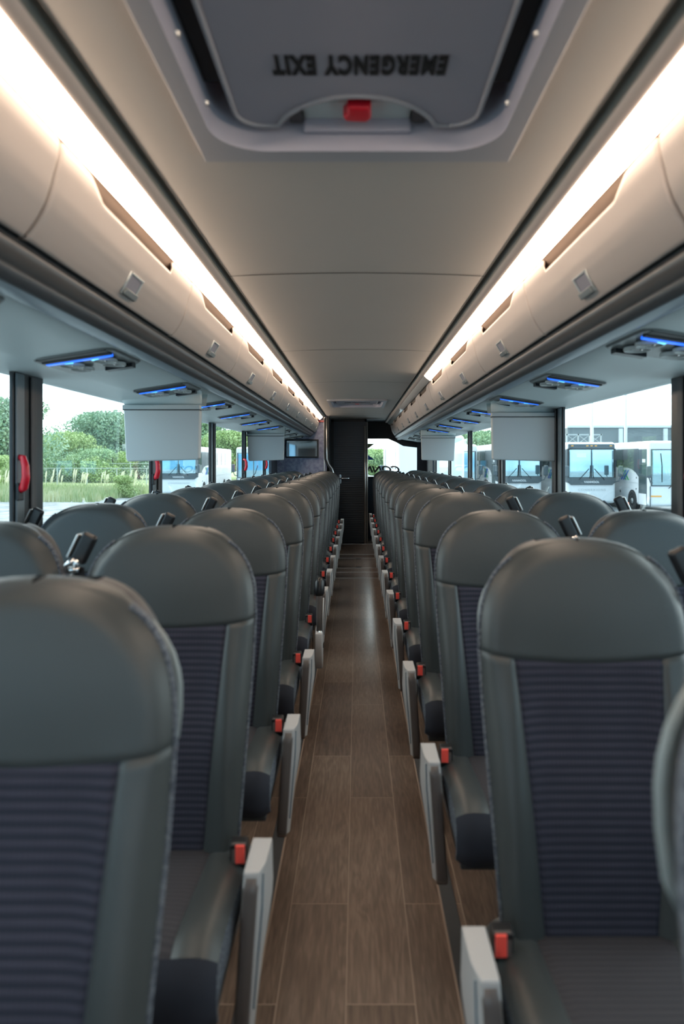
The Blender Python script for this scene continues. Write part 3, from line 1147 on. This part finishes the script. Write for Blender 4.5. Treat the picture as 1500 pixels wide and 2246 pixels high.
    if aisle:
        fr_.box(.10, .14, -.26, -.22, .02, .34)
        fr_.box(.10, .14, .04, .08, .02, .34)
        fr_.box(.09, .15, -.32, .12, 0, .02)
    fr_.build('seat_frame', 'shell', t, bevel=.004, **k)
    shift0 = set(t.children_recursive)
    # ---- seat belt
    bk = MB().box(-.222, -.182, -.135, -.105, .470, .535, rot=Matrix.Rotation(math.radians(14), 3, 'X')).build('buckle', 'black', t, bevel=.004, **k)
    B(-.219, -.187, -.140, -.134, .486, .534).build('buckle_frame', 'armdark', bk, bevel=.002, **k)
    B(-.2175, -.1965, -.1455, -.138, .490, .531).build('release_button', 'red', bk, bevel=.002, **k)
    bs = MB()
    cen = [(-.203, -.115, .48), (-.214, -.13, .45), (-.226, -.17, .40), (-.228, -.22, .35), (-.222, -.25, .315)]
    bs.grid([[(x, y - .012, z - .01), (x, y + .012, z + .01)] for x, y, z in cen])
    bs.build('buckle_strap', 'belt', bk, solid=.002, **k)
    rot = Matrix.Rotation(math.radians(22), 3, 'Y')
    g = MB()
    g.box(.208, .250, .060, .084, 1.136, 1.218, rot=Matrix.Rotation(math.radians(-26), 3, 'Y'))
    gd = g.build('belt_guide', 'black', t, bevel=.010, seg=3, **k)
    MB().box(.2515, .2575, .058, .086, 1.14, 1.205, rot=Matrix.Rotation(math.radians(-26), 3, 'Y'), c=(.229, .072, 1.177)).build('guide_edge', 'alu', gd, bevel=.002, **k)
    lp = MB()
    lp.tube([(.238, .035, 1.152), (.260, .035, 1.140), (.266, .05, 1.122), (.256, .06, 1.110), (.238, .05, 1.125), (.238, .035, 1.152)], .007, 6)
    lp.box(.232, .262, .04, .06, 1.118, 1.132)
    lp.build('belt_loop', 'chrome', gd, smooth=True, **k)
    be = MB().grid([[(x - .018, y, z), (x + .018, y + .012, z)] for x, y, z in ((.240, .055, 1.13), (.237, .05, 1.0), (.234, .04, .8), (.230, .02, .6), (.225, .0, .45))])
    be.build('shoulder_belt', 'belt', gd, solid=.002, **k)
    # ---- aisle armrest
    if aisle and armrest == 'down':
        # outline in (y, z)
        o = [(-.150, .558), (-.152, .500), (-.148, .455), (-.158, .40), (-.190, .33), (-.222, .27), (-.245, .232), (-.262, .222), (-.275, .224), (-.284, .236), (-.288, .30), (-.289, .42), (-.287, .52), (-.281, .556), (-.275, .562), (-.155, .562)]
        def sx_(x, z):
            return x - 0 + .022 * (.562 - z) / .34
        xl, xr = -.279, -.238

        def bul(y, z):
            return -.010 * bump(z, .45, .085)
        lv = [(.562, -.281, -.152), (.556, -.285, -.150), (.52, -.289, -.150), (.47, -.290, -.148), (.44, -.290, -.150), (.40, -.290, -.158), (.33, -.2895, -.190), (.27, -.2875, -.222), (.236, -.284, -.245), (.222, -.276, -.258)]
        rows = []
        for z, yf, yb in lv:
            xi = xr - (.007 if z < .43 else 0)
            q = max(0, min(1, (.60 - z) / .1))
            rr = [(xi, yb), (xi, yf + .003), (xi - .003, yf), (xl + .011, yf), (xl + .008, yf + .004), (xl + bul(0, z) + .002, min(yb - .003, yf + .040)), (xl + bul(0, z), yb)]
            rows.append([(sx_(x, z), y, z) for x, y in rr + [rr[0]]])
        m = MB().grid(rows)
        m.poly(rows[0][:-1])
        m.poly(rows[-1][:-1])
        ar = m.build('armrest', 'armgrey', t, bevel=.003, seg=2, **k)
        pd = MB()
        f_ = [(-.2835, .552), (-.2905, .52), (-.2925, .42), (-.2915, .30), (-.2885, .236), (-.275, .215)]
        pd.grid([[(sx_(x, z), y + (0.004 if x in (-.269, -.240) else 0), z) for x in (-.269, -.265, -.245, -.240)] for y, z in f_])
        pd.build('armrest_pad', 'armdark', ar, smooth=True, solid=.004, **k)
        ln = MB().tube([(sx_(xl + .0035, z) + bul(y, z) * .5, y, z) for y, z in ((-.266, .55), (-.270, .48), (-.271, .38), (-.268, .27))], .0018, 6)
        ln.build('armrest_groove', 'rail', ar, **k)
        B(-.240, -.222, -.185, -.155, .36, .48).build('pivot', 'black', ar, bevel=.004, **k)
    if aisle and armrest == 'up':
        m = MB().prism([(-.17, .49), (-.27, .47), (-.29, .40), (-.275, .32), (-.24, .27), (-.20, .31), (-.16, .40)], 0, -.285, -.243)
        ar = m.build('armrest', 'armgrey', t, bevel=.008, seg=3, **k)
        B(-.288, -.284, -.24, -.215, .385, .405).build('pivot_cover', 'black', ar, **k)
        MB().tube([(-.264, -.235, .45), (-.264, -.225, .55), (-.264, -.215, .66), (-.264, -.21, .68)], [.016, .015, .018, .02], 10).build('armrest_bar', 'armdark', ar, smooth=True, **k)
        MB().tube([(-.281, -.232, .46), (-.283, -.222, .56), (-.285, -.212, .65)], .006, 8, 2).build('armrest_cover', 'armgrey', ar, smooth=True, **k)
        MB().tube([(-.264, -.215, .66), (-.264, -.212, .675), (-.264, -.205, .70), (-.264, -.20, .735), (-.264, -.197, .752), (-.264, -.196, .757)], [.018, .027, .029, .027, .018, .006], 14).build('armrest_pad', 'black', ar, smooth=True, **k)
        MB().lathe((-.27, -.25, .46), [(0, .02), (.008, .02), (.008, 0)], 10).build('pivot', 'chrome', ar, smooth=True, **k)
    for o_ in set(t.children_recursive) - shift0:
        dz = 0.0 if (o_.name.startswith('armrest') or o_.name.startswith('pivot')) else .008
        o_.data.transform(Matrix.Translation((0, .08, dz)))
    return t


protos = {}


def place(aisle, s, y, label, scl=1.0, arm='down'):
    key = (aisle, s, arm)
    if key not in protos:
        o = protos[key] = seat(aisle, s, arm)
    else:
        o = copy_tree(protos[key])
    o.location = (s * (.47 if aisle else .957), y, 0)
    o.scale = (1, 1, scl)
    tag(o, label, 'bus seat', '%s seats on the %s side' % ('aisle' if aisle else 'window', 'left' if s < 0 else 'right'))


SR = {0: 1.035, 3: 1.012, 1: .992, 2: .994}
SL = {0: .988, 1: .992, 2: .986}
for k in range(14):
    y = (.44 if k else .348) + .8 * k + .07
    if k == 0:
        lab = 'blurred grey leather seat cut off by the lower right photo edge'
    elif k == 1:
        lab = 'large grey leather and plum aisle seat nearest the camera on the right'
    else:
        lab = 'grey leather aisle seat on the right, %s row back with folded grey armrest' % ORD[k - 1]
    place(True, 1, y, lab, SR.get(k, 1.0))
    if k >= 2:
        place(False, 1, y + .01, 'grey leather window seat on the right, in the %s row back' % ORD[k - 1], SR.get(k, 1.0))
for k in range(13):
    y = .775 + .755 * k + .07
    if k == 0:
        lab = 'large blurred grey leather aisle seat in the lower left corner of the photo'
    elif k == 4:
        lab = 'grey leather aisle seat on the left with its armrest swung upright'
    else:
        lab = 'grey leather aisle seat on the left, %s row back with folded grey armrest' % ORD[k]
    place(True, -1, y, lab, SL.get(k, 1.0), 'up' if k == 4 else 'down')
    if k >= 1:
        place(False, -1, y + .01, 'grey leather window seat on the left, in the %s row back' % ORD[k], 1.0)

# ------------------------------------------------------------------ outside
GZ = -1.15
struct(B(-150, 150, -60, 260, GZ - .2, GZ).build('ground', 'gravel'))
struct(B(-120, -14.2, 47, 150, GZ, GZ + .02).build('ground_meadow', 'field'))


def blades(name, n, region, hmin, hmax, m, wd=.02, label=None, cat=None):
    g = MB()
    rr = random.Random(3)
    for _ in range(n):
        x, y = region(rr)
        h = rr.uniform(hmin, hmax)
        a = rr.uniform(-.5, .5)
        l = rr.uniform(-.35, .35) * h
        c, s_ = math.cos(a) * wd, math.sin(a) * wd
        b = len(g.v)
        g.v += [(x - c, y - s_, GZ), (x + c, y + s_, GZ), (x + l * .4 + c * .7, y, GZ + h * .6), (x + l * .4 - c * .7, y, GZ + h * .6), (x + l, y, GZ + h)]
        g.f += [(b, b + 1, b + 2, b + 3), (b + 3, b + 2, b + 4)]
    o = g.build(name, m, weld=False)
    return tag(o, label, cat, None, 'stuff')


def reg_near(r):
    y = 43 + 12 * r.random() ** 1.5
    return (-36 + 20 * r.random() * (1 if y < 47 else 1.06), y + (1.5 * math.sin(y)))


blades('tall_grass', 9000, reg_near, .35, .95, 'grass', .035, 'tall pale green grass along the gravel edge outside', 'grass')
# seed plumes before the fence
g = MB()
rr = random.Random(11)
for _ in range(60):
    x = -32 + 17 * rr.random()
    y = 54 + 8 * rr.random()
    h = rr.uniform(1.2, 1.9)
    l = rr.uniform(.05, .3)
    g.tube([(x, y, GZ), (x + l * .3, y, GZ + h * .6)], .02, 4)
    g.tube([(x + l * .3, y, GZ + h * .55), (x + l * .5, y, GZ + h * .75), (x + l * .8, y, GZ + h * .92), (x + l * 1.2, y, GZ + h)], [.02, .07, .06, .01], 5)
tag(g.build('seed_plumes', 'plume'), 'cream feathery seed heads of tall grass before the wire fence', 'grass', None, 'stuff')


def foliage(g, c, rad, n, size, rr):
    for _ in range(n):
        v = Vector((rr.gauss(0, 1), rr.gauss(0, 1), rr.gauss(0, 1))).normalized() * (rr.random() ** .35)
        p = Vector(c) + Vector((v.x * rad[0], v.y * rad[1], v.z * rad[2]))
        a = Vector((rr.gauss(0, 1), rr.gauss(0, 1), rr.gauss(0, 1))).normalized()
        b_ = a.cross(Vector((rr.gauss(0, 1), rr.gauss(0, 1), rr.gauss(0, 1)))).normalized()
        s_ = size * rr.uniform(.5, 1.4)
        k = len(g.v)
        g.v += [tuple(p - a * s_), tuple(p + b_ * s_ * .5), tuple(p + a * s_), tuple(p - b_ * s_ * .5)]
        g.f.append((k, k + 1, k + 2, k + 3))


def tree(name, x, y, h, wdt, m, label, blobs=9, seed=1, leaf=.28, n=700, trunk=True, low=.25, cat='tree'):
    rr = random.Random(seed)
    t = empty(name, (x, y, GZ), label, cat, 'trees and shrubs beyond the parking ground' if cat == 'tree' else 'bushes')
    g = MB()
    core = MB()
    for _ in range(blobs):
        a = rr.uniform(0, 2 * PI)
        q = rr.uniform(0, .75)
        zz = h * rr.uniform(low, .9)
        k = 1 - abs(zz / h - .5) * .7
        c = (math.cos(a) * wdt * q * k * .6, math.sin(a) * wdt * q * k * .6, zz)
        r = wdt * rr.uniform(.22, .36)
        foliage(g, c, (r, r, min(r * .8, h - zz + .1)), int(n * 2.2), leaf * .5, rr)
    g.build('foliage', m, t, weld=False)
    if trunk:
        tk = MB().tube([(0, 0, 0), (.1, 0, h * .3), (0, .1, h * .6), (.1, 0, h * .8)], [.05 * wdt, .035 * wdt, .02 * wdt, .008 * wdt], 8)
        for k in range(5):
            a = k * 1.3
            tk.tube([(0, 0, h * (.25 + .08 * k)), (math.cos(a) * wdt * .2, math.sin(a) * wdt * .2, h * (.45 + .07 * k))], [.02 * wdt, .006 * wdt], 6)
        tk.build('trunk', 'bark', t)
    return t


def gx(px, d_):
    return (px - 783) * d_ / 1500


def gh(py, d_):
    return CZ + (1010 - py) * d_ / 1500 - GZ


tree('tree', gx(235, 92), 92, gh(903, 92), 10.5, 'leafdark', 'tall dark green tree whose crown rises left of the near monitor', 16, 4, .34, 900)
tree('tree', gx(155, 84), 84, gh(948, 84), 7.5, 'leafpale', 'rounded yellow green tree behind the wire fence', 14, 8, .28, 800)
tree('tree', gx(10, 70), 70, gh(868, 70), 8.5, 'leafdark', 'big dark leafy tree at the left photo edge', 16, 5, .30, 900)
tree('shrub', gx(100, 110), 110, gh(955, 110), 9, 'leafpale', 'pale green trees far behind the white roof', 10, 21, .4, 600)
tree('shrub', gx(120, 82), 82, gh(985, 82), 5, 'leafmid', 'dense green shrub below the yellow green tree', 9, 22, .24, 600, low=.15)
tree('shrub', gx(200, 80), 80, gh(985, 80), 6, 'leafmid', 'broad grey green shrub behind the middle fence post', 10, 23, .24, 700, low=.15)
tree('shrub', gx(245, 79), 79, gh(990, 79), 5, 'leafpale', 'light green shrub under the tall dark tree', 9, 24, .24, 600, low=.15)
tree('shrub', gx(300, 96), 96, gh(960, 96), 10, 'leafdark', 'dark shrub mostly hidden behind the near left monitor', 10, 25, .34, 600, low=.15)
tree('shrub', gx(12, 60), 60, gh(1000, 60), 3, 'leafpale', 'reddish green bush beside the nearest left window pillar', 8, 26, .16, 500, trunk=False, low=.15)
tree('bush', gx(275, 47), 47, 1.45, 1.9, 'leafpale', 'small round yellow green bush in the meadow', 8, 27, .10, 350, trunk=False, low=.2, cat='bush')
tree('tree', gx(400, 100), 100, gh(880, 100), 13, 'leafdark', 'dark green tree behind the parked coach on the left', 14, 31, .4, 700)
tree('tree', gx(455, 95), 95, gh(905, 95), 9, 'leafmid', 'mid green tree between the left window pillars', 12, 32, .35, 700)
tree('tree', gx(500, 90), 90, gh(945, 90), 7, 'leafpale', 'bright green tree above the left coach roof', 12, 33, .3, 700)
tree('tree', gx(1055, 85), 85, gh(945, 85), 9, 'leafmid', 'green tree seen left of the near right monitor', 12, 34, .35, 700)
tree('tree', gx(1000, 95), 95, gh(950, 95), 9, 'leafmid', 'green tree behind the far right monitor', 10, 35, .35, 600)
tree('tree', gx(835, 100), 100, gh(985, 100), 6, 'leafpale', 'pale tree seen through the rear window', 9, 36, .35, 500)

# wire fence
def fence(y, x0, x1, h, step, label, barb):
    f = empty('wire_fence', (x0, y, GZ), label, 'fence', 'wire fences')
    n = int((x1 - x0) / step)
    for i in range(n + 1):
        MB().tube([(i * step, 0, 0), (i * step, 0, h)], .055, 6).build('post', 'galv', f)
        if barb:
            MB().tube([(i * step, 0, h), (i * step - .2, 0, h + .35)], .03, 5).build('arm', 'galv', f)
    MB().tube([(0, 0, h), (x1 - x0, 0, h)], .04, 6).build('top_rail', 'galv', f)
    w_ = MB()
    L_ = x1 - x0
    st = .34
    k = 0
    while k * st < L_ + h:
        a = k * st
        xa, za = (a, 0) if a <= L_ else (L_, a - L_)
        xc, zc_ = (a - h, h) if a - h >= 0 else (0, a)
        for q, u in (((xa, za), (xc, zc_)), ((L_ - xa, za), (L_ - xc, zc_))):
            w_.poly([(q[0] - .014, 0, q[1]), (q[0] + .014, 0, q[1]), (u[0] + .014, 0, u[1]), (u[0] - .014, 0, u[1])])
        k += 1
    w_.build('wire_mesh', 'mesh', f, weld=False)


fence(70, gx(60, 70), gx(345, 70), 1.75, 3.05, 'near wire fence with white top rail across the meadow', False)
fence(78, gx(40, 78), gx(345, 78), 2.2, 3.2, 'taller wire fence with barbed arms behind the near one', True)
bl = empty('shed', (gx(85, 98), 98, GZ), 'low white flat-roofed shed partly hidden by trees on the left', 'building')
B(-4, 2.6, 0, 5, 0, gh(990, 98) - .9).build('wall', 'palewall', bl)
B(-4.2, 2.8, -.2, 5.2, gh(990, 98) - .9, gh(990, 98)).build('roof', 'white', bl)

# ------------------------------------------------------------------ parked coaches
def xlogo(side_x, y, z, h, sgn, par):
    """two crossed pairs of strokes, drawn on a plane at x = side_x (along y)"""
    wd = .17 * h
    for m_, dirn, offs in (('green_logo', 1, (-.16, .16)), ('blue_logo', -1, (-.16, .16))):
        q = MB()
        for o_ in offs:
            y0 = y - sgn * (dirn * .62 * h - o_ * 2 * h)
            y1 = y + sgn * (dirn * .62 * h + o_ * 2 * h)
            q.poly([(side_x, y0 - wd, z - h / 2), (side_x, y0 + wd, z - h / 2), (side_x, y1 + wd, z + h / 2), (side_x, y1 - wd, z + h / 2)])
        q.build('logo_stroke', m_, par, solid=.006 if m_ == 'green_logo' else .010)


def coach(x, y, rz, label, style='a'):
    t = empty('parked_coach', (x, y, GZ), label, 'coach', 'parked coaches', rz)
    L_ = 12.5
    HW = 1.27
    b = B(-HW, HW, 0, L_, .32, 3.50).build('body', 'white', t, bevel=.16, seg=4)
    # glazed upper front
    if style == 'a':
        B(-1.20, 1.20, -.03, .05, 3.10, 3.40).build('destination_band', 'ctrim', t, bevel=.02)
        for xx in (-1.0, -.22, 0, .22, 1.0):
            B(xx - .06, xx + .06, -.045, -.028, 3.28, 3.34).build('marker_light', 'amber', t)
        for sx in (-1, 1):
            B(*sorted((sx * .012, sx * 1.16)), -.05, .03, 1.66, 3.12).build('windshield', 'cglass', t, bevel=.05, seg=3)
            B(*sorted((sx * 1.16, sx * 1.275)), -.02, .3, 1.4, 3.15).build('corner_post', 'ctrim', t, bevel=.03)
        B(-1.24, 1.24, -.03, 0, 1.60, 3.16).build('windshield_surround', 'dark', t)
        MB().prism([(-1.25, 1.66), (-1.25, 1.42), (-1.06, 1.28), (1.06, 1.28), (1.25, 1.42), (1.25, 1.66)], 1, -.055, -.005).build('grille_band', 'ctrim', t)
        text('maker_lettering', 'VANHOOL', .15, (0, -.058, 1.43), (PI / 2, 0, 0), 'white', t, (1, 1, 1), 0, .002, .003, 1.1)
        text('operator_lettering', 'CONNEXIONS', .15, (.02, -.008, 1.02), (PI / 2, 0, 0), 'vent', t, (1.2, 1, 1), 0, .002, .002, 1.3)
        for sx in (-1, 1):
            MB().tube([(sx * .06, -.07, 2.3), (sx * .07, -.09, 1.75), (sx * .12, -.07, 1.62)], .018, 6).build('wiper', 'black', t)
            MB().tube([(sx * .14, -.09, 2.12), (sx * .35, -.09, 1.88), (sx * .66, -.07, 1.55)], .014, 6).build('wiper', 'black', t)
        B(-.78, -.30, -.056, -.05, 2.72, 2.92).build('visor_sticker', 'white', t)
    else:
        for sx in (-1, 1):
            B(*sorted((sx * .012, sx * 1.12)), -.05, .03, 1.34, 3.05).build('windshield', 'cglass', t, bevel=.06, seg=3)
        B(-1.19, 1.19, -.03, 0, 1.30, 3.10).build('windshield_surround', 'ctrim', t, bevel=.03)
        MB().tube([(-.72, -.07, 2.9), (-.66, -.09, 2.3), (-.66, -.07, 1.5)], .015, 6).build('wiper', 'black', t)
        MB().tube([(.3, -.07, 2.2), (.1, -.09, 1.6), (-.35, -.07, 1.2)], .02, 6).build('wiper', 'black', t)
        B(-1.22, -.66, -.012, 0, .78, .86).build('reflector', 'amber', t)
        B(.06, .12, -.012, 0, .64, .72).build('tow_cover', 'ctrim', t)
        MB().tube([(-1.21, -.012, .3), (-1.21, -.012, 1.3)], .025, 6).build('door_seal', 'ctrim', t)
    for sx in (-1, 1):
        X = sx * (HW + .004)
        # side glass with swooping lower edge
        B(*sorted((X, X + sx * .012)), 1.25, L_ - .6, 2.20, 3.14).build('side_glass', 'cdark', t)
        sw = [(1.2, 3.14), (1.2, 1.75), (1.55, 1.95), (2.0, 2.1), (2.6, 2.18), (3.2, 2.2), (3.2, 3.14)]
        MB().prism(sw, 0, X, X + sx * .014).build('swoop_trim', 'ctrim', t)
        for q in (3.2, 4.8, 6.4, 8.0, 9.6):
            B(*sorted((X, X + sx * .02)), q - .03, q + .03, 2.2, 3.14).build('glass_divider', 'black', t)
        if sx < 0:
            B(*sorted((X, X + sx * .016)), .30, 1.12, .95, 2.35).build('door_glass', 'cdark', t, bevel=.01)
            B(*sorted((X, X + sx * .012)), .24, 1.18, .34, 3.1).build('door_surround', 'ctrim', t)
            B(*sorted((X + sx * .012, X + sx * .018)), .28, 1.14, .38, .92).build('door_panel', 'white', t)
            B(*sorted((X + sx * .012, X + sx * .03)), .35, .7, 2.45, 2.62).build('door_sticker', 'white', t)
        else:
            B(*sorted((X, X + sx * .012)), .24, 1.2, 1.7, 3.1).build('driver_glass', 'cdark', t)
        for wy in (1.98, 9.3):
            MB().lathe((X + sx * .004, wy, .50), [(0, 0), (.56, 0), (.56, sx * .006), (0, sx * .006)], 24, 0).build('wheel_arch', 'dark', t)
            wh = MB().lathe((X - sx * .02, wy, .50), [(.50, -sx * .2), (.50, sx * .03), (.42, sx * .045), (.30, sx * .03)], 24, 0).build('wheel', 'tyre', t, smooth=True)
            MB().lathe((X - sx * .02, wy, .50), [(.30, sx * .032), (.26, sx * .02), (.14, sx * .03), (.12, sx * .05), (0, sx * .055)], 20, 0).build('wheel_rim', 'alu', wh, smooth=True)
        B(*sorted((X, X + sx * .008)), 1.25, L_ - .2, 1.42, 1.435).build('panel_line', 'vent', t)
        for (yy, zz) in ((1.45, 1.68), (1.5, 1.12)):
            MB().lathe((X, yy, zz), [(.045, 0), (.045, sx * .012), (0, sx * .014)], 10, 0).build('lock', 'ctrim', t)
        B(*sorted((X, X + sx * .01)), 3.5, 3.62, .86, .98).build('filler_cap', 'black', t)
        xlogo(X + sx * .008, 2.95, 1.80, .52, -sx, t)
        # mirror on a curved arm
        mm = MB().tube([(sx * 1.18, -.02, 1.45), (sx * 1.32, -.30, 1.5), (sx * 1.40, -.32, 1.72)], .03, 6).build('mirror_arm', 'ctrim', t)
        B(*sorted((sx * 1.28, sx * 1.52)), -.42, -.24, 1.72, 2.28).build('mirror', 'ctrim', mm, bevel=.05, seg=3)
    return t


coach(15.35, 33.0, 0, 'white parked coach at the right edge with an orange strip on its front', 'b')
coach(12.16, 35.5, 0, 'white parked coach with big blue windshield, second from the right photo edge')
coach(9.0, 38.0, 0, 'white parked coach whose windshield shows just below the near right monitor')
coach(5.86, 40.5, 0, 'white parked coach seen between the far right window pillars', 'b')
coach(2.75, 38.0, PI, 'white parked coach seen through the rear window')
coach(-12.0, 46.0, 0, 'white parked coach seen below the near left monitor')
coach(-7.4, 49.0, 0, 'white parked coach behind the farther left monitor', 'b')

# depot building, poles, cone
t = empty('depot_building', (gx(1245, 72), 72, GZ), 'long grey flat-roofed depot with pale pilasters behind the right coaches', 'building')
hb = gh(938, 72)
B(0, 26, 0, 14, 0, hb).build('wall', 'concrete', t)
B(-.1, 26, -.15, .1, hb, hb + .25).build('parapet', 'palewall', t)
for px in (1360, 1458):
    q = gx(px, 72) - gx(1245, 72)
    B(q - .2, q + .2, -.25, 0, 0, hb - .1).build('pilaster', 'palewall', t)
q = gx(1435, 72) - gx(1245, 72)
B(q - .7, q + .7, -.1, 0, 0, gh(970, 72)).build('doorway', 'ctrim', t)
t = empty('steel_gantry', (gx(1243, 60), 60, GZ), 'grey lattice gantry to the left of the depot building', 'gantry')
hh = gh(952, 60)
m = MB()
for x in (0, 1.0, 2.0, 3.0):
    m.box(x - .05, x + .05, -.05, .05, 0, hh)
m.box(-.1, 3.1, -.05, .05, hh - .12, hh)
m.box(-.1, 3.1, -.05, .05, hh - .9, hh - .8)
for x in (0, 1, 2):
    m.tube([(x, 0, hh - .85), (x + 1, 0, hh - .06)], .03, 5)
    m.tube([(x + 1, 0, hh - .85), (x, 0, hh - .06)], .03, 5)
m.build('lattice', 'galv', t)
for px, py, d_, lab in ((1298, 885, 50, 'thick white light pole rising behind the right coaches'), (1372, 850, 58, 'tall slim pale light pole farther right behind the coaches')):
    t = empty('light_pole', (gx(px, d_), d_, GZ), lab, 'pole', 'light poles')
    MB().tube([(0, 0, 0), (0, 0, gh(py, d_) + 2)], [.16, .1], 10).build('pole', 'palewall', t, smooth=True)
    B(-.5, .5, -.12, .12, gh(py, d_) + 2, gh(py, d_) + 2.15).build('lamp_head', 'palewall', t, bevel=.03)
t = empty('traffic_cone', (gx(1377, 29), 29, GZ), 'orange and white traffic cone standing before the right coach', 'traffic cone')
MB().lathe((0, 0, 0), [(.16, .02), (.125, .25), (.0, .25)], 16).build('cone_base_band', 'orange', t, smooth=True)
MB().lathe((0, 0, 0), [(.125, .25), (.095, .42)], 16).build('white_band', 'white', t, smooth=True)
MB().lathe((0, 0, 0), [(.095, .42), (.075, .55)], 16).build('orange_band', 'orange', t, smooth=True)
MB().lathe((0, 0, 0), [(.075, .55), (.06, .63)], 16).build('white_band', 'white', t, smooth=True)
MB().lathe((0, 0, 0), [(.06, .63), (.03, .78), (0, .78)], 16).build('orange_tip', 'orange', t, smooth=True)
B(-.2, .2, -.2, .2, 0, .03).build('foot', 'orange', t, bevel=.01)
# exterior mirror arm of this bus seen through the left window
